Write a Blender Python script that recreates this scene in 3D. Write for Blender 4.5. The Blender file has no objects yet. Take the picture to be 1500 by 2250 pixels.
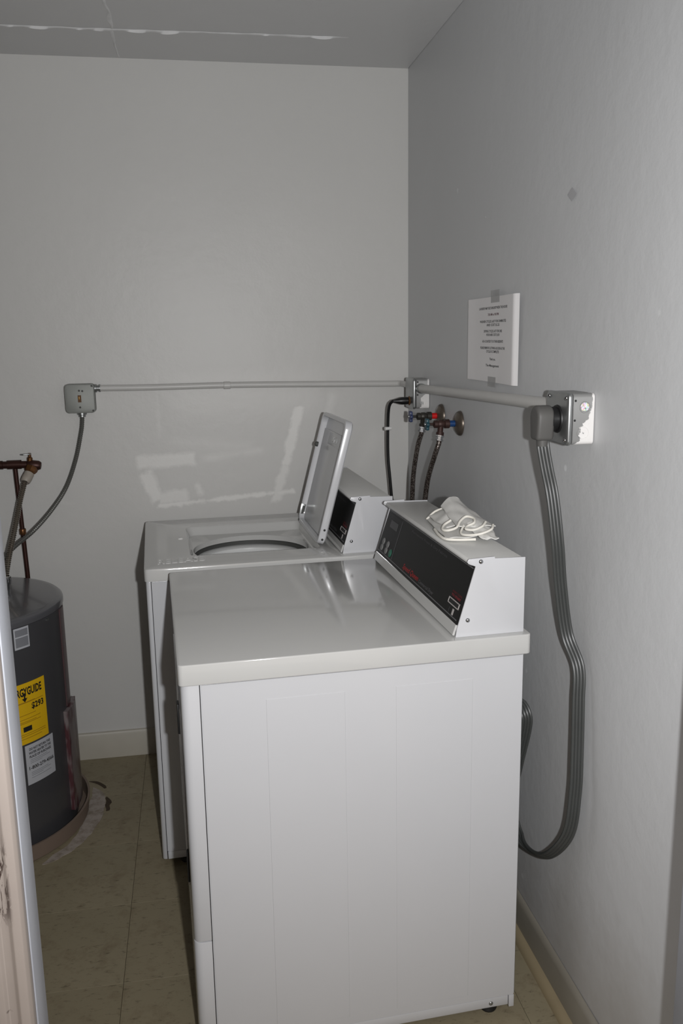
import bpy, bmesh, math, random
from mathutils import Vector, Matrix, noise
R_ = math.radians
scn = bpy.context.scene
COL = scn.collection

# ---------------------------------------------------------------- camera
CAM = Vector((-0.7799, -3.0982, 1.5243))
cf = Vector((0.1646, 0.9661, -0.1990)).normalized()
cr = Vector((0.9852, -0.1710, -0.0153)); cr = (cr - cf*cr.dot(cf)).normalized()
cu = cr.cross(cf)
cd = bpy.data.cameras.new('camera'); cam = bpy.data.objects.new('camera', cd); COL.objects.link(cam)
cam.matrix_world = Matrix(((cr.x, cu.x, -cf.x, CAM.x), (cr.y, cu.y, -cf.y, CAM.y), (cr.z, cu.z, -cf.z, CAM.z), (0, 0, 0, 1)))
cd.sensor_fit = 'VERTICAL'; cd.sensor_height = 36.0; cd.lens = 36.0*1904.8/2250.0
cd.clip_start = 0.02; cd.clip_end = 50
scn.camera = cam

# ---------------------------------------------------------------- world and lights
w = bpy.data.worlds.new('World'); scn.world = w; w.use_nodes = True
w.node_tree.nodes['Background'].inputs[0].default_value = (1.0, 0.86, 0.74, 1)
w.node_tree.nodes['Background'].inputs[1].default_value = 0.36

def add_light(name, typ, loc, energy, color, target=None, **kw):
    ld = bpy.data.lights.new(name, typ); ld.energy = energy; ld.color = color
    for k, v in kw.items(): setattr(ld, k, v)
    o = bpy.data.objects.new(name, ld); COL.objects.link(o); o.location = loc
    if target is not None:
        o.rotation_euler = (Vector(target)-Vector(loc)).to_track_quat('-Z', 'Y').to_euler()
    return o
# the camera's own flash: beside the lens on the right (camera held upright)
FL = CAM + cr*0.105 - cf*0.01
add_light('camera_flash', 'SPOT', FL, 124, (0.985, 0.99, 1.0), FL + cf + cu*0.22,
          spot_size=R_(135), spot_blend=1.0, shadow_soft_size=0.014)
# warm daylight of the space the camera stands in, coming through the doorway
add_light('outside_light', 'AREA', (-0.9, -4.3, 2.3), 6, (1.0, 0.85, 0.75), (-0.9, -2.0, 0.9), shape='RECTANGLE', size=2.0, size_y=1.6)

scn.view_settings.view_transform = 'Standard'; scn.view_settings.look = 'None'
scn.view_settings.gamma = 1.0; scn.view_settings.use_curve_mapping = False
scn.view_settings.exposure = 0.0

# ---------------------------------------------------------------- helpers
WM = {}
def link(name, data, mat=None, parent=None):
    o = bpy.data.objects.new(name, data); COL.objects.link(o)
    if parent is not None:
        o.parent = parent; WM[o] = WM[parent].copy()
    else: WM[o] = Matrix.Identity(4)
    if mat is not None and data is not None: data.materials.append(mat)
    return o
def empty(name, loc, rz=0, label=None, cat=None, group=None):
    o = bpy.data.objects.new(name, None); COL.objects.link(o)
    o.location = loc; o.rotation_euler = (0, 0, rz); o.empty_display_size = .05
    WM[o] = Matrix.Translation(Vector(loc)) @ Matrix.Rotation(rz, 4, 'Z')
    tag(o, label, cat, group); return o
def tag(o, label=None, cat=None, group=None, kind=None):
    if label: o['label'] = label
    if cat: o['category'] = cat
    if group: o['group'] = group
    if kind: o['kind'] = kind
    return o
def mk(name, verts, faces, mat, parent=None, world=False, smooth=False, bev=0, seg=2, recalc=True, limit=None, angle=35):
    """one mesh object; verts in the frame of the parent, or in world space when world is set"""
    bm = bmesh.new()
    vs = [bm.verts.new(v) for v in verts]
    for f in faces:
        try: bm.faces.new([vs[i] for i in f])
        except ValueError: pass
    return fin(name, bm, mat, parent, world, smooth, bev, seg, recalc, angle)
def fin(name, bm, mat, parent=None, world=False, smooth=False, bev=0, seg=2, recalc=True, angle=35):
    if recalc: bmesh.ops.recalc_face_normals(bm, faces=bm.faces)
    if bev > 0:
        es = [e for e in bm.edges if len(e.link_faces) == 2 and e.calc_face_angle(0) > R_(30)]
        bmesh.ops.bevel(bm, geom=es, offset=bev, segments=seg, affect='EDGES', profile=0.5, clamp_overlap=True)
        smooth = True
    if world and parent is not None:
        bm.transform(WM[parent].inverted())
    me = bpy.data.meshes.new(name); bm.to_mesh(me); bm.free()
    if smooth:
        for p in me.polygons: p.use_smooth = True
        me.set_sharp_from_angle(angle=R_(angle))
    return link(name, me, mat, parent)
def bxg(bm, x0, x1, y0, y1, z0, z1):
    v = [bm.verts.new(p) for p in ((x0,y0,z0),(x1,y0,z0),(x1,y1,z0),(x0,y1,z0),(x0,y0,z1),(x1,y0,z1),(x1,y1,z1),(x0,y1,z1))]
    for f in ((0,3,2,1),(4,5,6,7),(0,1,5,4),(1,2,6,5),(2,3,7,6),(3,0,4,7)): bm.faces.new([v[i] for i in f])
def box(name, b, mat, parent=None, bev=0, seg=2, world=False):
    bm = bmesh.new(); bxg(bm, *b); return fin(name, bm, mat, parent, world, False, bev, seg)
def prism(name, poly, axis, a0, a1, mat, parent=None, bev=0, seg=2, world=False, smooth=False):
    """extrude a 2D polygon along axis: 'x' (poly=y,z) 'y' (poly=x,z) 'z' (poly=x,y)"""
    f = {'x': lambda p, a: (a, p[0], p[1]), 'y': lambda p, a: (p[0], a, p[1]), 'z': lambda p, a: (p[0], p[1], a)}[axis]
    n = len(poly); vs = [f(p, a0) for p in poly] + [f(p, a1) for p in poly]
    fs = [list(range(n)), list(range(2*n-1, n-1, -1))] + [(i, (i+1) % n, n+(i+1) % n, n+i) for i in range(n)]
    return mk(name, vs, fs, mat, parent, world, smooth, bev, seg)
def rrect(x0, x1, y0, y1, r, n=5, side=0):
    out = []
    for cx, cy, a in ((x1-r, y1-r, 0), (x0+r, y1-r, 90), (x0+r, y0+r, 180), (x1-r, y0+r, 270)):
        for i in range(n+1):
            t = R_(a+90*i/n); out.append((cx+r*math.cos(t), cy+r*math.sin(t)))
    if side:        # extra points along the straight sides
        o2 = []
        for k, p in enumerate(out):
            o2.append(p); q = out[(k+1) % len(out)]
            if k % (n+1) == n:
                for j in range(1, side): o2.append((p[0]+(q[0]-p[0])*j/side, p[1]+(q[1]-p[1])*j/side))
        return o2
    return out
def catmull(pts, n=8):
    P = [Vector(p) for p in pts]; P = [P[0]*2-P[1]] + P + [P[-1]*2-P[-2]]; out = []
    for i in range(1, len(P)-2):
        for k in range(n):
            t = k/n; a, b, c, d = P[i-1], P[i], P[i+1], P[i+2]
            out.append(0.5*((2*b)+(c-a)*t+(2*a-5*b+4*c-d)*t*t+(3*b-a-3*c+d)*t**3))
    out.append(P[-2]); return out
def resample(pts, step):
    out = [pts[0]]; acc = 0
    for a, b in zip(pts, pts[1:]):
        L = (b-a).length
        while L > 0 and acc+L >= step:
            a = a + (b-a)*((step-acc)/L); out.append(a.copy()); L = (b-a).length; acc = 0
        acc += L
    return out
def sweep(name, pts, section, mat, parent=None, world=False, up=None, rad=None, caps=True, angle=50, ups=None):
    """sweep a 2D section (list of (a,b)) along points; rad(i,s) scales; up = preferred b direction"""
    bm = bmesh.new(); rings = []; n = len(section); s = 0
    upv = Vector(up) if up else None; prev = None
    for i, p in enumerate(pts):
        p = Vector(p)
        t = (Vector(pts[min(i+1, len(pts)-1)])-Vector(pts[max(i-1, 0)])).normalized()
        if i: s += (p-Vector(pts[i-1])).length
        if ups: upv = Vector(ups(i/(len(pts)-1)))
        if upv is not None: b = (upv - t*upv.dot(t)).normalized()
        elif prev is None:
            q = Vector((0, 0, 1)) if abs(t.z) < .9 else Vector((1, 0, 0)); b = (q-t*q.dot(t)).normalized()
        else: b = (prev-t*prev.dot(t)).normalized()
        prev = b; a = t.cross(b); k = rad(i, s) if rad else 1
        rings.append([bm.verts.new(p+a*(u*k)+b*(v*k)) for u, v in section])
    for r0, r1 in zip(rings, rings[1:]):
        for i in range(n): bm.faces.new((r0[i], r0[(i+1) % n], r1[(i+1) % n], r1[i]))
    if caps: bm.faces.new(rings[0]); bm.faces.new(rings[-1])
    return fin(name, bm, mat, parent, world, True, angle=angle)
def circ(r, n=12): return [(r*math.cos(2*math.pi*i/n), r*math.sin(2*math.pi*i/n)) for i in range(n)]
def tube(name, pts, r, mat, parent=None, world=False, n=12, **k): return sweep(name, pts, circ(r, n), mat, parent, world, **k)
def lathe(name, prof, origin, axis, mat, parent=None, world=False, n=24, angle=40, squash=None):
    """prof: list of (radius, distance along axis)"""
    ax = Vector(axis).normalized(); q = Vector((0, 0, 1)) if abs(ax.z) < .9 else Vector((1, 0, 0))
    a = ax.cross(q).normalized(); b = ax.cross(a); O = Vector(origin); bm = bmesh.new(); rings = []
    for r, h in prof:
        if r < 1e-6: rings.append([bm.verts.new(O+ax*h)])
        else: rings.append([bm.verts.new(O+ax*h+(a*math.cos(2*math.pi*i/n)+b*math.sin(2*math.pi*i/n))*r) for i in range(n)])
    for r0, r1 in zip(rings, rings[1:]):
        for i in range(n):
            j = (i+1) % n
            if len(r0) == 1 and len(r1) == 1: continue
            if len(r0) == 1: bm.faces.new((r0[0], r1[i], r1[j]))
            elif len(r1) == 1: bm.faces.new((r0[i], r1[0], r0[j]))
            else: bm.faces.new((r0[i], r1[i], r1[j], r0[j]))
    return fin(name, bm, mat, parent, world, True, angle=angle)
def text_mesh(name, s, size, fn, mat, parent=None, world=False, align='CENTER', stretch=1.0, shear=0.0, depth=0, bold=0.0, width=None):
    cu_ = bpy.data.curves.new('tmp', 'FONT'); cu_.body = s; cu_.size = 1.0; cu_.align_x = align; cu_.align_y = 'CENTER'
    cu_.shear = shear; cu_.offset = bold/size; cu_.resolution_u = 2; cu_.fill_mode = 'FRONT' if depth == 0 else 'BOTH'; cu_.extrude = depth/size
    o = bpy.data.objects.new('tmp', cu_); COL.objects.link(o)
    dg = bpy.context.evaluated_depsgraph_get(); me = bpy.data.meshes.new_from_object(o.evaluated_get(dg))
    bpy.data.objects.remove(o); bpy.data.curves.remove(cu_)
    me.name = name
    for v in me.vertices: v.co *= size
    if width:
        xs = [v.co.x for v in me.vertices]; stretch = width/max(1e-6, max(xs)-min(xs))
    inv = WM[parent].inverted() if (world and parent is not None) else Matrix.Identity(4)
    for v in me.vertices: v.co = inv @ Vector(fn(v.co.x*stretch, v.co.y, v.co.z))
    me.materials.clear()
    return link(name, me, mat, parent)

# ---------------------------------------------------------------- materials
def srgb(c): return tuple((x/255/12.92 if x/255 <= .04045 else ((x/255+.055)/1.055)**2.4) for x in c)
class N:
    def __init__(s, name):
        s.m = bpy.data.materials.new(name); s.m.use_nodes = True; s.t = s.m.node_tree
        s.b = s.t.nodes['Principled BSDF']; s._o = None
    def n(s, typ, **kw):
        x = s.t.nodes.new(typ)
        for k, v in kw.items():
            if isinstance(k, str) and k.startswith('i_'): x.inputs[k[2:]].default_value = v
            else: setattr(x, k, v)
        return x
    def l(s, a, b): s.t.links.new(a, b)
    def obj(s):
        if not s._o: s._o = s.n('ShaderNodeTexCoord').outputs['Object']
        return s._o
    def noise(s, scale, detail=4, rough=.55, vec=None, dist=0, sc=None):
        x = s.n('ShaderNodeTexNoise'); x.inputs['Scale'].default_value = scale; x.inputs['Detail'].default_value = detail
        x.inputs['Roughness'].default_value = rough; x.inputs['Distortion'].default_value = dist
        v = vec or s.obj()
        if sc:
            m = s.n('ShaderNodeMapping'); m.inputs['Scale'].default_value = sc; s.l(v, m.inputs[0]); v = m.outputs[0]
        s.l(v, x.inputs['Vector']); return x.outputs['Fac']
    def ramp(s, fac, stops):
        x = s.n('ShaderNodeValToRGB'); e = x.color_ramp.elements
        while len(e) < len(stops): e.new(0.5)
        for i, (p, c) in enumerate(stops):
            e[i].position = p; e[i].color = (*c, 1) if isinstance(c, tuple) else (c, c, c, 1)
        s.l(fac, x.inputs[0]); return x.outputs[0]
    def mix(s, fac, a, b):
        x = s.n('ShaderNodeMix', data_type='RGBA')
        for v, i in ((fac, 0), (a, 6), (b, 7)):
            if hasattr(v, 'links'): s.l(v, x.inputs[i])
            else: x.inputs[i].default_value = v if i == 0 else (*v, 1)
        return x.outputs[2]
    def math(s, op, a, b=0.0, c=0.0, clamp=False):
        x = s.n('ShaderNodeMath', operation=op, use_clamp=clamp)
        for i, v in enumerate((a, b, c)):
            if hasattr(v, 'links'): s.l(v, x.inputs[i])
            else: x.inputs[i].default_value = v
        return x.outputs[0]
    def bump(s, h, strength=.2, dist=.002):
        x = s.n('ShaderNodeBump'); x.inputs['Strength'].default_value = strength; x.inputs['Distance'].default_value = dist
        s.l(h, x.inputs['Height']); s.l(x.outputs[0], s.b.inputs['Normal'])
    def col(s, v):
        if hasattr(v, 'links'): s.l(v, s.b.inputs['Base Color'])
        else: s.b.inputs['Base Color'].default_value = (*v, 1)
    def set(s, **k):
        for a, v in k.items():
            i = s.b.inputs[a.replace('_', ' ')]
            if hasattr(v, 'links'): s.l(v, i)
            else: i.default_value = v
        return s
def simple(name, c, rough=.5, metal=0, var=.06, scale=12, bump=0, bscale=80, spec=.5, coat=0, lin=False):
    m = N(name); c = c if lin else srgb(c)
    f = m.noise(scale, 3)
    m.col(m.mix(f, tuple(x*(1-var) for x in c), tuple(min(1, x*(1+var)) for x in c)))
    m.set(Roughness=rough, Metallic=metal); m.b.inputs['Specular IOR Level'].default_value = spec
    if coat: m.set(Coat_Weight=coat, Coat_Roughness=.08)
    if bump: m.bump(m.noise(bscale, 2), bump, .001)
    return m.m

def wall_mat(name, base, patches=None, dots=None, tint2=None, low_tint=None):
    """painted plaster; patches = painted-over repair strokes with soft ragged edges, in (u, z)"""
    m = N(name); c = srgb(base); ob = m.obj()
    sep = m.n('ShaderNodeSeparateXYZ'); m.l(ob, sep.inputs[0])
    n1 = m.noise(1.3, 4, .6); n2 = m.noise(6, 3, .6)
    col = m.mix(n1, tuple(x*.95 for x in c), tuple(x*1.04 for x in c))
    col = m.mix(m.ramp(n2, [(.35, 0.0), (.7, .3)]), col, tuple(x*.96 for x in c))
    rough = None
    if patches:
        U, Z = (sep.outputs[0] if patches[0] == 'x' else sep.outputs[1]), sep.outputs[2]
        wob = m.math('MULTIPLY', m.math('SUBTRACT', m.noise(9, 4, .7), .5), .080)
        wob2 = m.math('MULTIPLY', m.math('SUBTRACT', m.noise(16, 4, .7), .5), .040)
        acc = None
        for (u0, z0, u1, z1, hw, soft, amt) in patches[1]:
            soft = soft*1.5; amt = min(.9, amt*1.35)
            L = math.hypot(u1-u0, z1-z0); du, dz = (u1-u0)/L, (z1-z0)/L; cx, cz = (u0+u1)/2, (z0+z1)/2
            a = m.math('ADD', m.math('MULTIPLY', U, du), m.math('MULTIPLY_ADD', Z, dz, -(cx*du+cz*dz)))
            b = m.math('ADD', m.math('MULTIPLY', U, -dz), m.math('MULTIPLY_ADD', Z, du, (cx*dz-cz*du)))
            ea = m.math('DIVIDE', m.math('SUBTRACT', L/2, m.math('ADD', m.math('ABSOLUTE', a), wob)), soft, clamp=True)
            eb = m.math('DIVIDE', m.math('SUBTRACT', hw, m.math('ADD', m.math('ABSOLUTE', b), wob2)), soft, clamp=True)
            k = m.math('MULTIPLY', m.math('MULTIPLY', ea, eb), amt)
            acc = k if acc is None else m.math('MAXIMUM', acc, k)
        col = m.mix(acc, col, tuple(min(1, x*1.30) for x in c))
    if dots:
        v = m.n('ShaderNodeTexVoronoi'); v.inputs['Scale'].default_value = dots; m.l(ob, v.inputs['Vector'])
        k = m.ramp(v.outputs['Distance'], [(.035, 1.0), (.06, 0.0)])
        gate = m.ramp(m.noise(3, 2), [(.52, 0.0), (.6, 1.0)])
        col = m.mix(m.math('MULTIPLY', k, m.math('MULTIPLY', gate, .5)), col, tuple(min(1, x*1.5) for x in c))
    if low_tint:
        z = m.math('ADD', sep.outputs[2], m.math('MULTIPLY', m.noise(5, 4, .7), .5))
        k = m.ramp(z, [(.25, .5), (.62, 0.0)])  # second tone mixed in towards the floor, edge broken by noise
        col = m.mix(k, col, srgb(low_tint))
    m.col(col); m.set(Roughness=.42); m.b.inputs['Specular IOR Level'].default_value = .35
    m.bump(m.math('ADD', m.noise(26, 4, .6), m.math('MULTIPLY', m.noise(3.5, 3), 2.0)), .22, .004)
    return m.m

WALLC = (205, 204, 201)
PATCH = ('x', [
    # u0, z0, u1, z1, half width, softness, amount
    (-.985, 1.100, -.77, 1.105, .030, .010, .55), (-.955, 1.07, -.905, .94, .030, .010, .60),
    (-.93, .965, -.80, .975, .030, .010, .50), (-.93, .940, -.41, .975, .012, .006, .70),
    (-.398, 1.285, -.455, 1.07, .022, .008, .70), (-.455, 1.07, -.50, .93, .021, .008, .55),
    (-.78, .985, -.75, 1.0, .030, .010, .45), (-.895, 1.43, -.895, 1.17, .010, .02, .35),
    (-.89, 1.32, -.30, 1.33, .10, .05, .16), (-.27, 1.34, -.33, 1.15, .025, .02, .32),
    (-.88, 1.17, -.55, 1.14, .03, .03, .22), (-.77, 1.10, -.52, 1.13, .020, .02, .40), (-.10, 1.22, -.20, 1.02, .05, .04, .20),
    (-1.27, .98, -1.20, .96, .012, .02, .22), (-1.27, .84, -1.22, .84, .02, .02, .15), (-.62, 1.75, -.20, 1.9, .2, .2, .12)])
M_wall_back = wall_mat('back_wall_paint', WALLC, PATCH)
M_wall_right = wall_mat('right_wall_paint', (201, 202, 203), None, 7, low_tint=(150, 142, 132))
M_ceil = wall_mat('ceiling_paint', (206, 206, 206), None)
M_ridge_hi = simple('ridge_highlight', (222, 222, 222), .6, var=.15, scale=30)  # whitish highlights of the ceiling ridges, put into their lighter colour
M_wall_plain = wall_mat('plain_wall_paint', (200, 197, 192), None)
M_enamel = simple('white_enamel', (199, 200, 203), .22, var=.012, coat=.25)
M_enamel_top = simple('white_enamel_top', (194, 194, 192), .10, var=.015, coat=.3)
M_enamel_con = simple('satin_enamel', (216, 216, 213), .34, var=.03, scale=20)
M_enamel_in = simple('basin_enamel', (196, 197, 198), .25, var=.02, coat=.2)
M_seam = simple('dark_gap', (22, 22, 22), .8)
M_panel = simple('black_control_panel', (19, 19, 19), .45, var=.05, spec=.22)
M_panel2 = simple('charcoal_panel', (32, 32, 33), .5, var=.05, spec=.25)
M_ink_red = simple('red_print', (190, 30, 34), .5)
M_ink_dred = simple('dark_red_print', (120, 25, 34), .5)
M_ink_grey = simple('grey_print', (105, 105, 107), .5)
M_ink_dim = simple('dim_print', (70, 70, 72), .5)
M_ink_lt = simple('light_print', (185, 180, 178), .45)
M_button = simple('grey_button', (125, 125, 124), .5)
M_green = simple('green_button', (40, 105, 85), .5)
M_chrome = simple('chrome', (200, 202, 205), .16, metal=1, var=.04)
M_galv = simple('galvanized_steel', (158, 160, 160), .33, metal=.85, var=.12, scale=30)
M_galvd = simple('dull_grey_steel', (140, 142, 138), .55, metal=.35, var=.06, scale=30)
M_black = simple('black_rubber', (20, 20, 21), .5)
M_bumper = simple('grey_rubber', (75, 76, 74), .6)
M_white_plastic = simple('white_plastic', (226, 226, 224), .4)
M_steel_drum = simple('drum_enamel', (222, 223, 222), .3, var=.08)
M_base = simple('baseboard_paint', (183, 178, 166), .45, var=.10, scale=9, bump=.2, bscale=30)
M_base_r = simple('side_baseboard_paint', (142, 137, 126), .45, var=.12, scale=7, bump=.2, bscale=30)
M_shoe = simple('shoe_moulding_paint', (158, 144, 116), .5, var=.12, scale=10)
M_conduit = simple('painted_conduit', (196, 195, 192), .38, var=.05)
M_paper = simple('paper', (236, 234, 234), .85, var=.03, scale=6)
M_tape = N('clear_tape'); M_tape.col(srgb((165, 165, 165))); M_tape.set(Roughness=.25, Alpha=.55); M_tape = M_tape.m
M_ink = simple('black_ink', (48, 46, 48), .8)
M_ink_r = simple('faded_red_ink', (105, 70, 74), .8)
M_cord = simple('grey_cord', (66, 68, 67), .42, var=.12, scale=20)
M_plug = simple('grey_plug', (84, 83, 81), .55, var=.06)
M_cordblk = simple('black_cord', (18, 18, 19), .35)
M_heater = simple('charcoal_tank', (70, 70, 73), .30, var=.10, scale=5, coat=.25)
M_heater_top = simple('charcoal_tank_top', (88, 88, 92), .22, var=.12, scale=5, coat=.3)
M_pan = simple('drain_pan', (128, 112, 100), .6, var=.12)
M_pan_in = simple('drain_pan_inside', (42, 42, 42), .6)
M_label_y = simple('yellow_label', (232, 186, 22), .5, var=.03)
M_label_w = simple('white_label', (190, 192, 198), .5, var=.03)
M_label_ink = simple('label_ink', (30, 28, 26), .6)
M_label_faint = simple('label_faint', (150, 110, 20), .6)
M_label_faint2 = simple('label_faint_grey', (130, 132, 138), .6)
M_copper = simple('old_copper', (62, 36, 30), .42, metal=.5, var=.35, scale=40)
M_brass = simple('brass', (112, 76, 46), .35, metal=.7, var=.3, scale=40)
M_steelflex = simple('corrugated_steel', (150, 142, 132), .22, metal=.9, var=.15)
M_flex = simple('flexible_conduit', (98, 98, 94), .4, metal=.4, var=.15, scale=60)
M_fit = simple('grey_fitting', (160, 152, 142), .5, var=.2, scale=50)
M_braid = N('braided_hose')
if True:
    m = M_braid; ch = m.n('ShaderNodeTexVoronoi'); ch.inputs['Scale'].default_value = 260; m.l(m.obj(), ch.inputs['Vector'])
    m.col(m.ramp(ch.outputs['Distance'], [(.2, srgb((140, 132, 126))), (.6, srgb((66, 58, 54)))])); m.set(Metallic=.6, Roughness=.25); m.bump(ch.outputs['Distance'], .5, .001)
    M_braid = m.m
M_red = simple('red_pipe_paint', (200, 18, 20), .4, var=.1)
M_blue = simple('blue_pipe_paint', (18, 60, 112), .4, var=.1)
M_valve = simple('valve_body', (62, 60, 56), .45, metal=.5, var=.4, scale=90)
M_valve2 = simple('valve_body_rust', (66, 46, 42), .5, metal=.4, var=.4, scale=90)
M_handle_b = simple('blue_handle', (52, 62, 98), .4, var=.25, scale=80)
M_handle_t = simple('teal_handle', (34, 72, 84), .4, var=.25, scale=80)
M_flange = simple('tarnished_flange', (104, 95, 86), .35, metal=.6, var=.3, scale=40)
M_cloth = simple('white_cloth', (214, 213, 209), .9, var=.03, bump=.4, bscale=500)
M_hem = simple('cloth_hem', (232, 229, 220), .9, var=.03)
M_toggle = simple('brown_toggle', (165, 120, 50), .4)
M_toggle_bg = simple('brown_slot', (92, 60, 26), .6)
M_jamb = simple('door_jamb_paint', (152, 155, 162), .4, var=.10, scale=14, bump=.2)

m = N('casing_paint')   # old cream casing with grime and black scuffs at lock height
sep = m.n('ShaderNodeSeparateXYZ'); m.l(m.obj(), sep.inputs[0])
c0 = m.mix(m.noise(7, 4), srgb((136, 127, 121)), srgb((150, 141, 134)))
sx = m.math('MULTIPLY', m.ramp(m.math('ABSOLUTE', m.math('SUBTRACT', sep.outputs[2], .955)), [(.03, 1.0), (.06, 0.0)]),
            m.ramp(m.noise(46, 5, .75, sc=(1.6, 1, .5), dist=1.2), [(.49, 0.0), (.53, 1.0)]))
sx = m.math('MULTIPLY', sx, m.ramp(m.math('ABSOLUTE', m.math('SUBTRACT', sep.outputs[0], .022)), [(.007, 1.0), (.011, 0.0)]))
sp = m.ramp(m.noise(60, 2, .6), [(.72, 0.0), (.76, .6)])
m.col(m.mix(m.math('MAXIMUM', sx, sp), c0, srgb((60, 48, 44)))); m.set(Roughness=.45); m.bump(m.noise(30, 3), .15, .002)
M_casing = m.m

m = N('vinyl_tile')     # olive-beige composition tile with short dark flecks
info = m.n('ShaderNodeObjectInfo')
n1 = m.noise(2.2, 4, .6); fl = m.ramp(m.noise(38, 4, .7, sc=(1, 2.6, 1), dist=.4), [(.57, 0.0), (.70, .6)])
fl2 = m.ramp(m.noise(14, 5, .75), [(.50, 0.0), (.70, .6)])
base = m.mix(n1, srgb((138, 130, 106)), srgb((160, 150, 126)))
base = m.mix(m.math('MULTIPLY', info.outputs['Random'], .35), base, srgb((140, 128, 104)))
base = m.mix(fl2, base, srgb((118, 104, 82))); base = m.mix(fl, base, srgb((78, 68, 54)))
m.col(base); m.set(Roughness=.5); m.b.inputs['Specular IOR Level'].default_value = .3
m.bump(m.noise(20, 3), .1, .001); M_tile = m.m
M_sub = simple('tile_joint', (62, 56, 44), .9)
m = N('residue'); k = m.noise(24, 5, .7)
m.col(m.ramp(k, [(.35, srgb((138, 128, 114))), (.55, srgb((172, 162, 154)))])); m.set(Roughness=.85); M_res = m.m
M_grime = simple('floor_grime', (72, 60, 46), .9, var=.3, scale=30)

m = N('painted_box')    # bare galvanised steel with slopped white wall paint
sep = m.n('ShaderNodeSeparateXYZ'); m.l(m.obj(), sep.inputs[0])
g = m.math('ADD', m.math('MULTIPLY_ADD', sep.outputs[0], 24, .60), m.math('MULTIPLY', sep.outputs[2], -9))
k = m.ramp(m.math('ADD', g, m.math('MULTIPLY_ADD', m.noise(34, 5, .65), 1.8, -.55)), [(.48, 0.0), (.52, 1.0)])
m.col(m.mix(k, srgb((150, 150, 149)), srgb((222, 220, 218)))); m.set(Metallic=m.math('SUBTRACT', .4, m.math('MULTIPLY', k, .4)), Roughness=.4)
M_boxside = m.m
m = N('hologram'); v = m.n('ShaderNodeTexVoronoi'); v.inputs['Scale'].default_value = 420; m.l(m.obj(), v.inputs['Vector'])
hs = m.n('ShaderNodeHueSaturation'); hs.inputs['Saturation'].default_value = .55; m.l(v.outputs['Color'], hs.inputs['Color'])
m.col(hs.outputs[0]); m.set(Roughness=.3); M_holo = m.m
m = N('access_cover'); k = m.ramp(m.noise(14, 3, .6, sc=(1, 1, .35)), [(.47, 0.0), (.55, 1.0)])
m.col(m.mix(k, srgb((128, 118, 118)), srgb((84, 52, 56)))); m.set(Roughness=.35); M_access = m.m

# ---------------------------------------------------------------- the room
H = 2.411; FY = -2.20
XL = -2.2
o = box('wall_back', (XL-.1, .1, 0, .1, -.02, H+.1), M_wall_back); tag(o, 'pale grey back wall with glossy paint touch-ups', kind='structure')
bm = bmesh.new()        # side wall with slight unevenness
nx, nz = 40, 40; g = {}
for i in range(nx+1):
    for j in range(nz+1):
        y = FY + (0-FY)*i/nx; z = -.02+(H+.12)*j/nz
        d = .003*noise.noise(Vector((y*1.6, z*1.6, 3))) if 0 < i < nx else 0
        g[i, j] = bm.verts.new((.0+max(0, d+.0015), y, z))
for i in range(nx):
    for j in range(nz): bm.faces.new((g[i, j], g[i, j+1], g[i+1, j+1], g[i+1, j]))
ext = bmesh.ops.extrude_face_region(bm, geom=bm.faces[:])
for v in ext['geom']:
    if isinstance(v, bmesh.types.BMVert): v.co.x = .1
wr = fin('wall_right', bm, M_wall_right, smooth=True); tag(wr, 'light grey right wall behind the machines', kind='structure')
tag(box('wall_left', (XL-.1, XL, FY, 0, -.02, H+.1), M_wall_plain), 'grey left wall', kind='structure')
OX0, OX1, OH = -1.0, -.118, 2.06      # doorway opening
wf = empty('wall_front', (0, FY, 0)); wf['kind'] = 'structure'; wf['label'] = 'wall with the doorway the photograph looks through'
box('wall_panel', (XL-.1, OX0-.030, FY, FY+.12, -.02, H+.1), M_wall_plain, wf, world=True)
box('wall_panel', (OX1+.030, .1, FY, FY+.12, -.02, H+.1), M_wall_plain, wf, world=True)
box('wall_panel', (OX0-.03, OX1+.03, FY, FY+.12, OH+.03, H+.1), M_wall_plain, wf, world=True)
ceil = box('ceiling', (XL, 0, FY, 0, H, H+.1), M_ceil); tag(ceil, 'grey plaster ceiling with a raised joint', kind='structure')
def ridge(pts, wdt, hgt, seed):
    random.seed(seed); P = resample(catmull(pts, 12), .012); bm = bmesh.new(); prev = None
    for i, p in enumerate(P):
        k = .35+.65*abs(noise.noise(Vector((i*.13, seed, 0))))*2; k *= min(1, i/4, (len(P)-1-i)/4)+.02
        t = (P[min(i+1, len(P)-1)]-P[max(0, i-1)]).normalized(); s_ = Vector((-t.y, t.x, 0))
        p = p+s_*(.004*noise.noise(Vector((i*.21, seed+5, 0)))); wd = wdt*(.35+1.1*abs(noise.noise(Vector((i*.09, seed+8, 0))))+.2)
        row = [bm.verts.new(p+s_*wd), bm.verts.new(p+s_*wd*.2+Vector((0, 0, -hgt*k))), bm.verts.new(p-s_*wd*.6)]
        if prev:
            for a in range(2): bm.faces.new((prev[a], prev[a+1], row[a+1], row[a]))
        prev = row
    return fin('joint_ridge', bm, M_ridge_hi, ceil, smooth=True, angle=80)
ridge([(-1.3, -.268, H-.0003), (-.95, -.271, H-.0003), (-.80, -.274, H-.0003), (-.62, -.280, H-.0003), (-.25, -.284, H-.0003)], .010, .0085, 3)
ridge([(-.96, -.55, H-.0003), (-.951, -.39, H-.0003), (-.956, -.2, H-.0003), (-.954, -.01, H-.0003)], .007, .004, 9)

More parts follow.
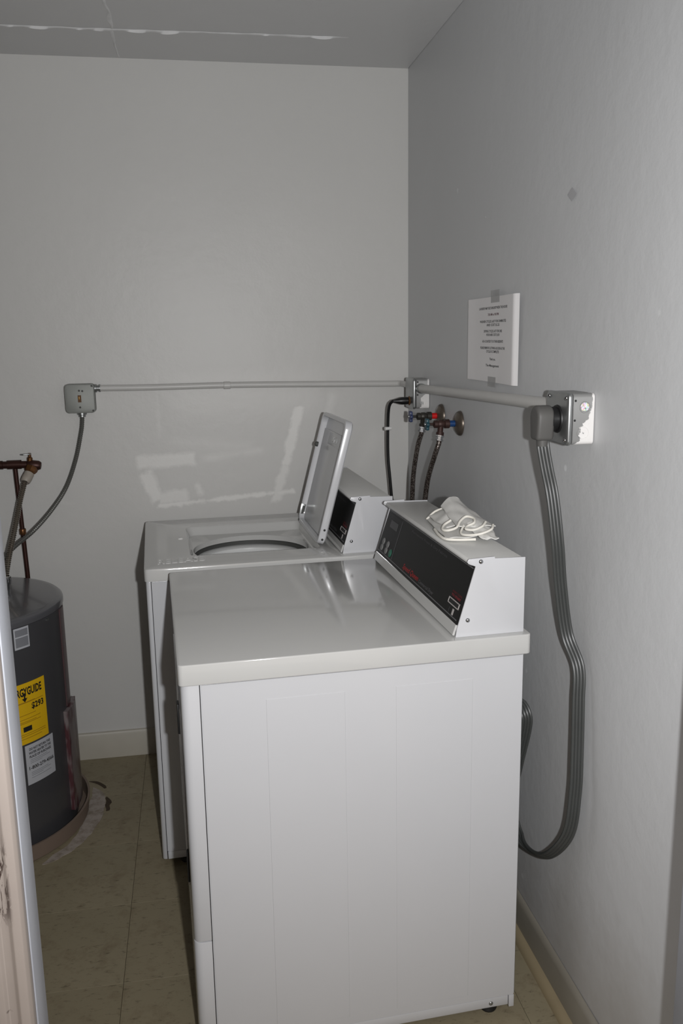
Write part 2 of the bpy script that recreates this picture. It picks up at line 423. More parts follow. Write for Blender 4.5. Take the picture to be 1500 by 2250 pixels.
fl = box('floor', (XL, .0, -4.6, 0, -.05, -.004), M_sub); tag(fl, 'olive-beige vinyl tile floor with dark flecks', kind='structure')
T = .3048; gx0 = -1.009-4*T; gy0 = -.900+3*T
tm = {}
for i in range(9):
    for j in range(12):
        x0, x1 = gx0+i*T+.00045, gx0+(i+1)*T-.00045; y1, y0 = gy0-j*T-.0002, gy0-(j+1)*T+.0002
        x0, x1, y0, y1 = max(x0, XL), min(x1, 0), y0, min(y1, 0)
        if x1-x0 < .02 or y1-y0 < .02 or y1 < -2.6: continue
        ky = (round(x1-x0, 4), round(y1-y0, 4))
        if ky not in tm:
            a, b = (x1-x0)/2, (y1-y0)/2; bm = bmesh.new(); bxg(bm, -a, a, -b, b, -.004, 0)
            bmesh.ops.bevel(bm, geom=[e for e in bm.edges if e.verts[0].co.z > -.001 and e.verts[1].co.z > -.001], offset=.0003, segments=1, affect='EDGES')
            me = bpy.data.meshes.new('tile'); bm.to_mesh(me); bm.free(); me.materials.append(M_tile); tm[ky] = me
        t = bpy.data.objects.new('tile', tm[ky]); COL.objects.link(t); t.parent = fl; t.location = ((x0+x1)/2, (y0+y1)/2, 0)
def flat(name, pts, z, mat, parent, seed=0, amp=.006):
    c = catmull(pts+[pts[0]], 6)[:-1]; vs = []
    for i, p in enumerate(c):
        n_ = noise.noise(Vector((p.x*30, p.y*30, seed)))*amp; vs.append((p.x+n_, p.y-n_, z))
    n = len(vs); vs += [(x, y, .0) for x, y, _ in vs]
    return mk(name, vs, [list(range(n))]+[(i, (i+1) % n, n+(i+1) % n, n+i) for i in range(n)], mat, parent)
flat('residue_patch', [(-1.180, -.225, 0), (-1.138, -.28, 0), (-1.128, -.39, 0), (-1.150, -.50, 0), (-1.200, -.605, 0), (-1.275, -.665, 0), (-1.27, -.64, 0), (-1.215, -.56, 0), (-1.185, -.44, 0), (-1.18, -.32, 0)], .0012, M_res, fl, 2)
flat('grime_mark', [(-1.195, -.185, 0), (-1.165, -.192, 0), (-1.135, -.235, 0), (-1.142, -.24, 0), (-1.168, -.205, 0)], .0018, M_grime, fl, 5, .010)
flat('grime_mark', [(-1.126, -.30, 0), (-1.112, -.33, 0), (-1.116, -.39, 0), (-1.126, -.38, 0)], .0014, M_grime, fl, 7, .012)

# skirting boards
bb = prism('baseboard_back', [(0, 0), (-.013, 0), (-.013, .088), (-.010, .094), (-.009, .100), (0, .102)], 'x', XL, -.001, M_base, bev=.0008, seg=1)
tag(bb, 'worn cream baseboard along the back wall', kind='structure')
br = empty('baseboard_right', (0, -1.1, 0)); br['kind'] = 'structure'; br['label'] = 'grey baseboard with beige quarter-round along the right wall'
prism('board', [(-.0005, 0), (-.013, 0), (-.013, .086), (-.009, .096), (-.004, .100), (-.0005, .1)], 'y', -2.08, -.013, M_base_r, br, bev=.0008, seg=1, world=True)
q = [(-.013, 0.0)]+[(-.013-.020*math.cos(R_(a)), .020*math.sin(R_(a))) for a in range(0, 91, 15)]
prism('quarter_round', q, 'y', -2.08, -.034, M_shoe, br, world=True, smooth=True)

# doorway: jamb boards and casing
dr = empty('trim_1', (OX0-.03, FY, 0)); dr['kind'] = 'structure'; dr['label'] = 'left door jamb and moulded cream casing, scuffed at lock height'
box('jamb_board', (OX0-.030, -.9845, FY, FY+.050, 0, OH), M_jamb, dr, bev=.002, world=True)
prof = [(-.986, 0), (-.9865, .010), (-.990, .015), (-.999, .016), (-1.0035, .011), (-1.012, .009), (-1.0155, .013), (-1.023, .0135), (-1.028, .009), (-1.048, .0085), (-1.054, .0), ]
prism('casing', [(x, FY-d) for x, d in prof], 'z', 0, OH+.05, M_casing, dr, world=True, bev=.0012, seg=2)
dj = empty('trim_2', (OX1, FY, 0)); dj['kind'] = 'structure'; dj['label'] = 'white painted right door jamb'
box('jamb_board', (OX1, OX1+.030, FY, FY+.12, 0, OH), M_jamb, dj, bev=.002, world=True)
prism('casing', [(2*-.559-x, FY-d) for x, d in [(-1.0+.0, 0), (-1.0, .012), (-1.02, .016), (-1.06, .01), (-1.062, 0)]], 'z', 0, OH+.05, M_casing, dj, world=True)
dh = empty('trim_3', (-.56, FY, OH)); dh['kind'] = 'structure'; dh['label'] = 'door head jamb above the opening'
box('jamb_board', (-.985, OX1, FY, FY+.12, OH, OH+.03), M_jamb, dh, world=True)

# ---------------------------------------------------------------- machines (frame: x=0 back, -D front, y=0 near side)
def coil(v): return v
PANEL_A = Vector((-.1545, 0, .0265)); PANEL_B = Vector((-.1145, 0, .1475))     # panel bottom / top, relative to the deck
SL = (PANEL_B-PANEL_A).normalized(); NRM = Vector((-SL.z, 0, SL.x))
def console(root, HT, y0, y1, kind):
    """sloped control console on the deck; parts: housing, two end caps, panel with its print"""
    Z = lambda pts: [(x, z+HT) for x, z in pts]
    full = [(-.157, 0), (-.1535, .020), (-.1155, .1475), (-.131, .1535), (-.134, .158), (-.130, .164), (-.075, .1660), (-.074, .162), (-.008, .1605), (-.008, 0)]
    shell = [(-.152, 0), (-.148, .021), (-.110, .1455), (-.1255, .150), (-.1285, .156), (-.124, .1605), (-.010, .1585), (-.010, 0)]
    body = prism('console_housing', Z(shell), 'y', y0+.004, y1-.004, M_enamel_con, root, bev=.0015, seg=2)
    for a, b in ((y0, y0+.0045), (y1-.0045, y1)):
        cap = prism('console_end', Z(full), 'y', a, b, M_enamel, root, bev=.0012, seg=2)
        if a == y0:
            for sx, sz in ((-.1045, .157), (-.131, .035)):
                lathe('screw', [(.0, .0028), (.0030, .0024), (.0046, .001), (.005, 0)], (sx, a, HT+sz), (0, -1, 0), M_chrome, cap, n=14)
    # white lower trim, then the black panel
    def face(u0, u1, s0, s1, lift, th, mat, name, parent, bev=0):
        # u along -y from the far end, s along the slope (0 = panel bottom)
        vs = []
        for n_ in (lift-th, lift):
            for u, s in ((u0, s0), (u1, s0), (u1, s1), (u0, s1)):
                p = PANEL_A+SL*s+NRM*n_; vs.append((p.x, y1-u, p.z+HT))
        return mk(name, vs, [(0, 3, 2, 1), (4, 5, 6, 7), (0, 1, 5, 4), (1, 2, 6, 5), (2, 3, 7, 6), (3, 0, 4, 7)], mat, parent, bev=bev, seg=1)
    W = y1-y0; SLN = (PANEL_B-PANEL_A).length
    face(.0046, W-.0046, -.024, -.001, .0005, .005, M_enamel_top, 'lower_trim', root, .001)
    pn = face(.006, W-.006, -.0005, SLN-.001, -.0008, .004, M_panel, 'control_panel', root)
    def mp(u, s, n_=.0003):
        p = PANEL_A+SL*s+NRM*(n_-.0008); return (p.x, y1-u, p.z+HT)
    for s in (.0055, SLN-.008): face(.010, W-.012, s, s+.0022, -.0004, .0004, M_ink_grey, 'pinstripe', pn)
    def txt(s_, u, s, size, mat, al='LEFT', **k):
        return text_mesh('lettering', s_, size, lambda x, y, z: mp(u+x, s+y), mat, pn, align=al, **k)
    # control block at the far (left) end
    face(.012, .141, .009, SLN-.013, -.0003, .0005, M_panel2, 'control_block', pn)
    face(.141, .1435, .009, SLN-.013, -.0001, .0006, M_ink_dim, 'divider', pn)
    face(.052, .116, .080, .100, .0006, .0012, M_ink_dim, 'display', pn, .0004)
    for u, s in ((.041, .036), (.083, .036), (.039, .019), (.081, .019)):
        lathe('button', [(0, .0022), (.0085, .002), (.0095, .001), (.0098, 0)], mp(u, s), NRM, M_button, pn, n=14)
    lathe('button', [(0, .0022), (.0095, .002), (.0105, .001), (.011, 0)], mp(.120, .021), NRM, M_green, pn, n=14)
    for k_ in range(3): txt('%d' % (k_+1), .050+.028*k_, .062, .011, M_ink_dim)
    # name and instructions along the panel
    txt('Speed Queen', .242, .0190, .0190, M_ink_red, shear=.3, width=.126)
    txt('Commercial Dryer' if kind == 'd' else 'Commercial Washer', .374, .0165, .0120, M_ink_grey, shear=.3, width=.108)
    txt('Permanent Press & Dry Fabrics' if kind == 'd' else 'Permanent Press & Knit Fabrics', .230, .1075, .0085, M_ink_dim, width=.264)
    # coin / card window at the near end
    a, b, s0, s1, t = W-.079, W-.016, .0275, .0405, .0020
    txt('INSERT COINS', a+.004, s1+.0135, .0055, M_ink_dred, width=.055)
    txt('TO START', a+.004, s1+.0060, .0070, M_ink_dred, width=.055, bold=.0004)
    face(a, b, s0, s1, .0010, .002, M_black, 'card_window', pn)
    for q_ in ((a, b, s0, s0+t), (a, b, s1-t, s1), (a, a+t, s0, s1), (b-t, b, s0, s1)):
        face(*q_, .0018, .0026, M_ink_lt, 'window_frame', pn)
    txt('(', a+.012, .0165, .015, M_ink_grey); face(a+.034, a+.042, .0095, .0225, .0003, .0006, M_ink_lt, 'card_symbol', pn)
    return body

def cabinet(root, D, W, HT, kind):
    lid_t = .043 if kind == 'd' else .036
    zt = HT-lid_t-.002
    fx = -D+(.036 if kind == 'd' else .0135)
    # inner dark box: shows only in the seams
    bm = bmesh.new()      # dark inner shell: shows only in the seams
    for q in ((fx-.0005, -.020, .0195, .023), (fx-.0005, -.020, W-.023, W-.0195), (fx-.0005, fx+.003, .023, W-.023)):
        bxg(bm, *q, .045, zt+.001)
    fin('inner_frame', bm, M_seam, root)
    for nm, ya, yb in (('side_panel', .010, .019), ('side_panel', W-.019, W-.010)):
        bm = bmesh.new(); bxg(bm, fx+.0015, -.010, ya, yb, .052, zt)
        if ya < .1:
            bmesh.ops.recalc_face_normals(bm, faces=bm.faces)
            bmesh.ops.bevel(bm, geom=bm.edges[:], offset=.0022, segments=2, affect='EDGES')
            if kind == 'd':      # two shallow pressed fields
                for a, b in ((-.551, -.392), (-.286, -.121)): 
                    b2 = bmesh.new(); bxg(b2, a, b, ya-.0007, ya+.002, .072, .826)
                    bmesh.ops.bevel(b2, geom=[e for e in b2.edges if e.verts[0].co.y < ya-.0001 and e.verts[1].co.y < ya-.0001], offset=.0006, segments=1, affect='EDGES')
                    tmp = bpy.data.meshes.new('t'); b2.to_mesh(tmp); b2.free(); bm.from_mesh(tmp); bpy.data.meshes.remove(tmp)
        fin(nm, bm, M_enamel, root, smooth=True)
    box('rear_panel', (-.016, -.006, .019, W-.019, .05, zt), M_galv, root)
    # lower side rail
    rail = box('base_rail', (fx+.002, -.024, .0115, .022, .028, .0515), M_enamel, root, bev=.0015)
    lathe('screw', [(0, .0028), (.003, .0024), (.0048, .001), (.0052, 0)], (-.065, .0115, .0385), (0, -1, 0), M_galv, rail, n=12)
    box('corner_foot_plate', (-.022, -.010, .0105, .020, .022, .0515), M_enamel, root, bev=.001)
    for x, y in ((-.058, .045), (-.058, W-.045), (-D+.07, .045), (-D+.07, W-.045)):
        lathe('foot', [(0, 0), (.018, 0), (.020, .004), (.017, .014), (.008, .018), (.008, .046)], (x, y, 0), (0, 0, 1), M_black, root, n=18)
    # front skin wraps round the near and far corners
    def wrap(name, z0, z1, r=.016 if kind == 'd' else .009):
        pts = []
        for a in range(0, 91, 15): pts.append((-D+.0+r-r*math.cos(R_(a)), .010+r-r*math.sin(R_(a))))
        o_ = [(fx, .010)]+pts[::-1]
        far = [(x, W-y) for x, y in o_[::-1]]
        xi = -D+(.02 if kind == 'd' else .010); inn = [(fx, W-.018), (xi, W-.018), (xi, .018), (fx, .018)]
        return prism(name, o_+far+inn, 'z', z0, z1, M_enamel, root, bev=.0016, seg=2)
    if kind == 'd':
        up = wrap('front_panel', .311, zt); lo = wrap('lower_front_panel', .028, .3085)
        dd = prism('door', rrect(.10, W-.12, .36, .80, .05), 'x', -D-.0035, -D-.0005, M_enamel, root, bev=.0012)
        box('door_handle', (-D-.008, -D-.003, .11, .135, .725, .790), M_black, dd, bev=.0015)
        box('door_seal', (-D-.005, -D+.001, .085, .10, .40, .47), M_black, root, bev=.002)
    else:
        up = wrap('front_panel', .030, zt)
    return lid_t

# --- dryer
DRX, DRY, DRR = -.1126, -1.4842, .0417
D_D, D_W, D_H = .715, .690, .915
dryer = empty('dryer', (DRX, DRY, 0), DRR, 'white coin-operated dryer in front, closed flat top, black console with red lettering', 'dryer')
lt = cabinet(dryer, D_D, D_W, D_H, 'd')
prism('top_panel', rrect(-D_D-.004, .003, 0, D_W, .010, 3), 'z', D_H-lt, D_H, M_enamel_top, dryer, bev=.0055, seg=3)
console(dryer, D_H, .018, D_W-.014, 'd')

# --- washer
WAX, WAY, WAR = -.2143, -.7355, .0401
W_D, W_W, W_H = .712, .649, .911
washer = empty('washer', (WAX, WAY, 0), WAR, 'white top-loading coin-operated washer with its lid open, behind the dryer', 'washing machine')
lt = cabinet(washer, W_D, W_W, W_H, 'w')
# deck with a rectangular well
rx0, rx1, ry0, ry1, rd = -.585, -.203, .118, .512, .026
hc, hr = (-.393, .278), .178
def rr_n(x0, x1, y0, y1, r, n): return rrect(x0, x1, y0, y1, r, n, 12)
outer = rr_n(-W_D-.003, .003, 0, W_W, .012, 8); mid = rr_n(rx0, rx1, ry0, ry1, .020, 8); flo = rr_n(rx0+.012, rx1-.006, ry0+.002, ry1-.016, .020, 8)
hole = []
for (x, y) in flo:
    a = math.atan2(y-hc[1]-.035, x-hc[0]); hx, hy = hc[0]+hr*math.cos(a), hc[1]+hr*.97*math.sin(a); hole.append((hx, max(hy, ry0+.006)))
bm = bmesh.new(); zt = W_H; e = .005
rings = [[(x, y, zt-lt) for x, y in outer], [(x, y, zt-e) for x, y in outer],
         [(x+(e*.3 if x < -.35 else -e*.3), y+(e*.3 if y < .3 else -e*.3), zt-e*.3) for x, y in outer],
         [(x+(e if x < -.35 else -e), y+(e if y < .3 else -e), zt) for x, y in outer],
         [(x, y, zt) for x, y in mid],
         [(x+(.003 if x < -.4 else -.002), y+(.001 if y < .3 else -.004), zt-.004) for x, y in mid],
         [(x, y, zt-rd+.002) for x, y in flo], [(x+(.003 if x < -.4 else -.003), y+(.001 if y < .3 else -.003), zt-rd) for x, y in flo],
         [(x, y, zt-rd) for x, y in hole], [(x, y, zt-rd-.003) for x, y in hole], [(hc[0]+(x-hc[0])*.99, y, zt-rd-.016) for x, y in hole]]
R0 = [[bm.verts.new(p) for p in r] for r in rings]; n = len(outer)
for a, b in zip(R0, R0[1:]):
    for i in range(n): bm.faces.new((a[i], a[(i+1) % n], b[(i+1) % n], b[i]))
deck = fin('top_deck', bm, M_enamel_top, washer, smooth=True, angle=32)
lathe('tub_cover', [(.196, -.036), (.196, -.018), (.176, -.018), (.172, -.022), (.172, -.034)], (hc[0], hc[1]+.02, W_H-rd), (0, 0, 1), M_bumper, washer, n=40)
lathe('wash_tub', [(.215, -.075), (.190, -.037), (.170, -.038), (.160, -.044), (.158, -.056), (.164, -.075), (.168, -.25), (.155, -.40), (0, -.41)], (hc[0], hc[1]+.02, W_H-rd), (0, 0, 1), M_steel_drum, washer, n=48)
lathe('agitator', [(.15, -.40), (.10, -.36), (.045, -.30), (.038, -.15), (.030, -.13), (0, -.125)], (hc[0], hc[1]+.02, W_H-rd), (0, 0, 1), M_white_plastic, washer, n=28)
lathe('bumper', [(0, .004), (.006, .0035), (.009, .001), (.0095, 0)], (-.606, .347, W_H), (0, 0, 1), M_white_plastic, deck, n=16)
text_mesh('embossed_lettering', 'RELEASE', .074, lambda x, y, z: (-.680+x, .066+y+.012*x/.13, W_H+.0002+z), M_enamel_top, deck, align='LEFT', width=.130, depth=.0020, bold=.0006)
console(washer, W_H, .0256, W_W-.022, 'w')
# lid, open past vertical, hinged at the back of the well
hx, lz = -.1915, W_H+.003; th = R_(75.2); LL = .374; LT = .023
lid = empty('lid', (0, 0, 0)); COL.objects.unlink(lid); bpy.data.objects.remove(lid)
up_ = Vector((math.cos(th), 0, math.sin(th))); inn = Vector((-math.sin(th), 0, math.cos(th)))    # along the lid / towards the front
def LP(s, y, d): p = Vector((hx, 0, lz))+up_*s+inn*d; return (p.x, y, p.z)
ya, yb = .1208, .4825
oo = rrect(0, LL, ya, yb, .024, 6)
def off(poly, k, cx, cy, hx_, hy_): return [(cx+(x-cx)*(1-k/hx_), cy+(y-cy)*(1-k/hy_)) for x, y in poly]
cx, cy, hX, hY = LL/2, (ya+yb)/2, LL/2, (yb-ya)/2
bm = bmesh.new()
rr_ = [(off(oo, .004, cx, cy, hX, hY), 0.0), (oo, .004), (oo, LT-.003), (off(oo, .0015, cx, cy, hX, hY), LT), (off(oo, .010, cx, cy, hX, hY), LT), (off(oo, .0115, cx, cy, hX, hY), LT-.003), (off(oo, .013, cx, cy, hX, hY), .004)]
RR = [[bm.verts.new(LP(x, y, d)) for x, y in poly] for poly, d in rr_]; n = len(oo)
for a, b in zip(RR, RR[1:]):
    for i in range(n): bm.faces.new((a[i], a[(i+1) % n], b[(i+1) % n], b[i]))
bm.faces.new(RR[0]); bm.faces.new(RR[-1])
lid = fin('lid', bm, M_enamel, washer, smooth=True, angle=35)
def lidbox(name, s0, s1, y0, y1, d0, d1, mat, bev=0):
    vs = [LP(s, y, d) for d in (d0, d1) for s, y in ((s0, y0), (s1, y0), (s1, y1), (s0, y1))]
    return mk(name, vs, [(0, 3, 2, 1), (4, 5, 6, 7), (0, 1, 5, 4), (1, 2, 6, 5), (2, 3, 7, 6), (3, 0, 4, 7)], mat, lid, bev=bev, seg=2)
lidbox('inner_panel', .014, LL-.050, ya+.030, yb-.016, .004, .0075, M_enamel_in, .0015)
lidbox('emblem_plate', LL-.092, LL-.055, ya+.060, yb-.110, .0075, .0088, M_enamel_in, .0006)
text_mesh('emblem', 'SQ', .034, lambda x, y, z: LP(LL-.074+y, (ya+yb)/2-.025-x, .0088+z), M_enamel_in, lid, depth=.0010, width=.06)
for s, y in ((.265, yb-.010), (.262, ya+.020)):
    lathe('rubber_bumper', [(0, .011), (.006, .010), (.0085, .006), (.0085, 0)], LP(s, y, LT-.006 if y > .4 else .006), inn, M_bumper, lid, n=14)
for s in (.046, .017):
    lathe('hinge_hole', [(0, .0006), (.0034, .0005), (.0036, 0)], LP(s, ya, LT*.5), (0, -1, 0), M_black, lid, n=12)
hg = lidbox('hinge', .010, .060, yb-.0125, yb-.010, LT-.018, LT+.002, M_galv, .0006)
lathe('hinge_pin', [(0, .012), (.006, .011), (.0075, .006), (.0075, -.004), (0, -.004)], LP(.006, yb-.015, LT-.006), (0, -1, 0), M_bumper, lid, n=14)
lidbox('hinge_slot', .022, .054, yb-.0135, yb-.0124, LT-.012, LT-.004, M_bumper)

# --- cloth on the dryer console
cl = empty('cloth', WM[dryer] @ Vector((-.06, .30, D_H+.161)), DRR, 'crumpled white cloth with a rolled hem lying on the dryer console', 'cloth')
zc = D_H+.1615
def cw(p): return WM[dryer] @ Vector(p)
def sheet(name, corners, hfun, nu=26, nv=20, th_=.0022, mat=M_cloth, seed=0, amp=.004):
    """bilinear patch in console coordinates (x,y) with a height function; closed with its own thickness"""
    bm = bmesh.new(); G = {}
    (ax, ay), (bx_, by_), (cx_, cy_), (dx_, dy_) = corners
    for s_ in (0, 1):
        for i in range(nu+1):
            for j in range(nv+1):
                u, v = i/nu, j/nv
                x = (ax*(1-u)+bx_*u)*(1-v)+(dx_*(1-u)+cx_*u)*v; y = (ay*(1-u)+by_*u)*(1-v)+(dy_*(1-u)+cy_*u)*v
                x += amp*noise.noise(Vector((u*3, v*3, seed))); y += amp*1.6*noise.noise(Vector((u*3, v*3, seed+9)))
                h = hfun(u, v)+amp*.9*(noise.noise(Vector((u*3.2, v*4.2, seed+4)))+.4)
                h = max(.0005, h)
                G[s_, i, j] = bm.verts.new(cw((x, y, zc+h+(0 if s_ else -th_*.0)+(th_ if s_ else 0))))
    for s_ in (0, 1):
        for i in range(nu):
            for j in range(nv): bm.faces.new((G[s_, i, j], G[s_, i+1, j], G[s_, i+1, j+1], G[s_, i, j+1]))
    bd = [(i, 0) for i in range(nu)]+[(nu, j) for j in range(nv)]+[(i, nv) for i in range(nu, 0, -1)]+[(0, j) for j in range(nv, 0, -1)]
    for k in range(len(bd)):
        a, b = bd[k], bd[(k+1) % len(bd)]; bm.faces.new((G[0, a[0], a[1]], G[0, b[0], b[1]], G[1, b[0], b[1]], G[1, a[0], a[1]]))
    return fin(name, bm, mat, cl, world=True, smooth=True, angle=60)
# lower layers (corners: front-far, back-far, back-near, front-near)
sheet('lower_fold', [(-.098, .405), (-.016, .43), (-.012, .20), (-.122, .185)], lambda u, v: .004+.010*math.sin(math.pi*u)*math.sin(math.pi*min(1, v*1.1)), seed=1)
sheet('middle_fold', [(-.096, .39), (-.02, .43), (-.016, .26), (-.095, .26)], lambda u, v: .012+.020*math.sin(math.pi*min(1, u*1.05))*math.sin(math.pi*(v*.8+.12)), seed=7)
sheet('upper_flap', [(-.070, .375), (-.006, .395), (.0, .20), (-.082, .225)], lambda u, v: .022+.034*(1-v)**1.3*math.sin(math.pi*(.15+.75*u))*1.05, seed=13)
sheet('upper_flap', [(-.045, .425), (-.006, .44), (-.004, .36), (-.045, .37)], lambda u, v: .020+.034*math.sin(math.pi*(.1+.8*u))*math.sin(math.pi*(.25+.6*v)), 16, 14, seed=23)
sheet('near_corner', [(-.060, .235), (-.006, .235), (-.012, .150), (-.045, .158)], lambda u, v: .005+.024*(1-v)*math.sin(math.pi*(.2+.6*u)), 16, 14, seed=31)
tube('hem', catmull([cw((x, y, zc+h)) for x, y, h in ((-.084, .262, .030), (-.102, .255, .022), (-.112, .236, .016), (-.104, .220, .017), (-.084, .222, .022), (-.070, .238, .032), (-.052, .248, .040), (-.040, .232, .038), (-.046, .214, .032), (-.062, .212, .026), (-.070, .200, .022), (-.056, .188, .022), (-.036, .190, .028), (-.022, .205, .034))], 8), .0030, M_hem, cl, world=True, n=8)
tube('hem', catmull([cw((x, y, zc+h)) for x, y, h in ((-.066, .226, .024), (-.080, .205, .013), (-.074, .185, .012), (-.050, .170, .016), (-.022, .172, .024), (-.010, .190, .030))], 8), .0028, M_hem, cl, world=True, n=8)
tube('hem', catmull([cw((x, y, zc+h)) for x, y, h in ((-.118, .275, .008), (-.124, .225, .006), (-.120, .190, .005), (-.095, .175, .005), (-.060, .165, .006))], 8), .0032, M_hem, cl, world=True, n=8)
tube('hem', catmull([cw((x, y, zc+h)) for x, y, h in ((-.100, .392, .007), (-.080, .398, .022), (-.066, .392, .030), (-.052, .380, .036))], 8), .0026, M_hem, cl, world=True, n=8)

# ---------------------------------------------------------------- electrical
def metal_box_x(root, y0, y1, z0, z1, depth):
    """surface box on the right wall (x = 0): body, cover with rounded edge"""
    b = prism('box_body', rrect(y0, y1, z0, z1, .008, 4), 'x', -depth+.004, 0, M_boxside, root, bev=.0008, seg=1, world=True)
    c = prism('cover_plate', rrect(y0-.0015, y1+.0015, z0-.0015, z1+.0015, .009, 4), 'x', -depth-.0075, -depth+.003, M_galv, root, bev=.0042, seg=3, world=True)
    return b, c
def knockout(parent, y, x, z, r=.011):
    lathe('knockout', [(0, .0006), (r*.86, .0006), (r*.88, .0016), (r, .0016), (r*1.02, 0)], (x, y, z), (0, -1, 0), M_boxside, parent, world=True, n=24)
def hole_y(parent, x, y, z, r=.0022):
    lathe('screw_hole', [(0, .0004), (r, .0003), (r*1.1, 0)], (x, y, z), (0, -1, 0), M_black, parent, world=True, n=10)
B2Y = -1.4985
b2 = empty('outlet_box', (0, B2Y+.055, 1.357), 0, 'square steel dryer outlet box smeared with white paint, nearest on the right wall', 'outlet box')
bd, cv = metal_box_x(b2, B2Y, B2Y+.105, 1.306, 1.407, .048)
knockout(bd, B2Y, -.0225, 1.330, .0125); knockout(bd, B2Y, -.020, 1.380, .0115)
lathe('sticker', [(0, .0008), (.0085, .0008), (.009, 0)], (-.0205, B2Y-.0008, 1.381), (0, -1, 0), M_holo, bd, world=True, n=18)['label'] = 'shiny rainbow hologram sticker'
hole_y(bd, -.040, B2Y, 1.393); hole_y(bd, -.0405, B2Y, 1.3545)
for y, z in ((B2Y+.012, 1.398), (B2Y+.012, 1.315), (B2Y+.094, 1.398), (B2Y+.094, 1.315)):
    lathe('screw', [(0, .0035), (.003, .003), (.0048, .001), (.0052, 0)], (-.0555, y, z), (-1, 0, 0), M_chrome, cv, world=True, n=14)
rc = lathe('receptacle', [(0, .004), (.020, .004), (.0275, .003), (.0285, 0)], (-.0555, B2Y+.050, 1.354), (-1, 0, 0), M_black, b2, world=True, n=30)

pc = empty('dryer_power_cord', (-.08, B2Y+.052, 1.354), 0, 'thick flat grey cord looping down the right wall from the nearest outlet box', 'power cord')
yp = B2Y+.052
lathe('plug_face', [(.0, -.002), (.0245, -.002), (.0245, .012), (.020, .014), (0, .014)], (-.0595, yp, 1.354), (-1, 0, 0), M_black, pc, world=True, n=28)
prism('plug', [(yp+.024*math.cos(R_(a)), 1.358+.024*math.sin(R_(a))) for a in range(180, -1, -15)]+[(yp+.023, 1.345), (yp+.019, 1.312), (yp-.019, 1.312), (yp-.023, 1.345)][0:4], 'x', -.104, -.068, M_plug, pc, bev=.007, seg=4, world=True)
path = [(-.086, -1.450, 1.325), (-.084, -1.450, 1.300), (-.080, -1.464, 1.255), (-.074, -1.482, 1.200), (-.064, -1.492, 1.105), (-.050, -1.482, 1.015), (-.034, -1.485, .912), (-.022, -1.520, .850),
        (-.026, -1.535, .78), (-.030, -1.548, .665), (-.034, -1.555, .585), (-.042, -1.548, .49), (-.052, -1.478, .398), (-.056, -1.39, .352), (-.060, -1.31, .352), (-.064, -1.275, .42), (-.060, -1.30, .52), (-.056, -1.336, .63), (-.058, -1.338, .668), (-.066, -1.31, .685), (-.090, -1.26, .66), (-.112, -1.23, .60)]
P = resample(catmull(path, 10), .008)
sec = []
for cxx in (-.0105, -.0035, .0035, .0105):       # four fused conductors: upper outline
    for a in (150, 110, 70, 30): sec.append((cxx*.92+.0037*math.cos(R_(a)), .0040*math.sin(R_(a))))
sec = sec + [(x, -y) for x, y in reversed(sec)]
def cord_up(t):
    a = R_(-62) if t < .45 else R_(-62)-(t-.45)*R_(10); return (math.cos(a)*-1*.55, math.sin(a), .0)
sweep('cable', P, sec, M_cord, pc, world=True, ups=cord_up, angle=40)
lathe('strain_relief', [(.0, 0), (.011, 0), (.012, .012), (.0125, .02), (0, .02)], (-.086, yp-.003, 1.300), (0, 0, 1), M_plug, pc, world=True, n=16)

b1 = empty('outlet_box', (0, -.243, 1.33), 0, 'steel outlet box in the far corner of the right wall, above the two water valves', 'outlet box')
bd, cv = metal_box_x(b1, -.292, -.190, 1.283, 1.381, .048)
knockout(bd, -.292, -.022, 1.306, .0115)
hole_y(bd, -.040, -.292, 1.371, .0028); hole_y(bd, -.040, -.292, 1.329, .0028)
lathe('receptacle', [(0, .003), (.013, .003), (.016, 0)], (-.0555, -.240, 1.307), (-1, 0, 0), M_toggle_bg, b1, world=True, n=20)
wc = empty('washer_power_cord', (-.07, -.236, 1.307), 0, 'thin black washer cord hanging from the corner outlet box', 'power cord')
lathe('plug', [(.010, .0045), (.0125, .006), (.013, .026), (.010, .036), (.006, .050), (.0045, .056), (0, .056)], (-.055, -.240, 1.307), (-1, .0, .0), M_cordblk, wc, world=True, n=16)
tube('cable', resample(catmull([(-.100, -.240, 1.308), (-.112, -.236, 1.306), (-.1215, -.225, 1.288), (-.1225, -.21, 1.23), (-.1205, -.20, 1.12), (-.1140, -.20, 1.04), (-.1075, -.20, .967), (-.10, -.20, .90), (-.10, -.22, .82)], 8), .012), .0052, M_cordblk, wc, world=True, n=10)
tube('cable_tie', [(-.1335, -.213, 1.212), (-.112, -.209, 1.213)], .0062, M_white_plastic, wc, world=True, n=8)

cd1 = empty('conduit', (-.031, -.84, 1.36), 0, 'thick painted conduit along the right wall between the two outlet boxes', 'conduit')
tube('pipe', [(-.030, -.293, 1.350), (-.030, -.6, 1.357), (-.030, -1.0, 1.367), (-.030, -1.393, 1.376)], .0142, M_conduit, cd1, world=True, n=20)
lathe('coupling', [(.0165, 0), (.0165, .016), (.0145, .022)], (-.030, -.2925, 1.350), (0, -1, 0), M_galv, cd1, world=True, n=20)
cd2 = empty('conduit', (-.55, -.015, 1.357), 0, 'thin painted conduit running along the back wall from the switch box', 'conduit')
tube('pipe', catmull([(-1.085, -.022, 1.3625), (-.9, -.020, 1.361), (-.62, -.018, 1.362), (-.3, -.018, 1.357), (-.08, -.018, 1.353), (-.045, -.020, 1.353), (-.031, -.034, 1.353), (-.030, -.060, 1.353), (-.030, -.189, 1.353)], 6), .0108, M_conduit, cd2, world=True, n=16)
lathe('coupling', [(.0118, 0), (.0128, .001), (.0128, .022), (.0118, .023)], (-.665, -.0183, 1.3615), (1, 0, 0), M_conduit, cd2, world=True, n=16)

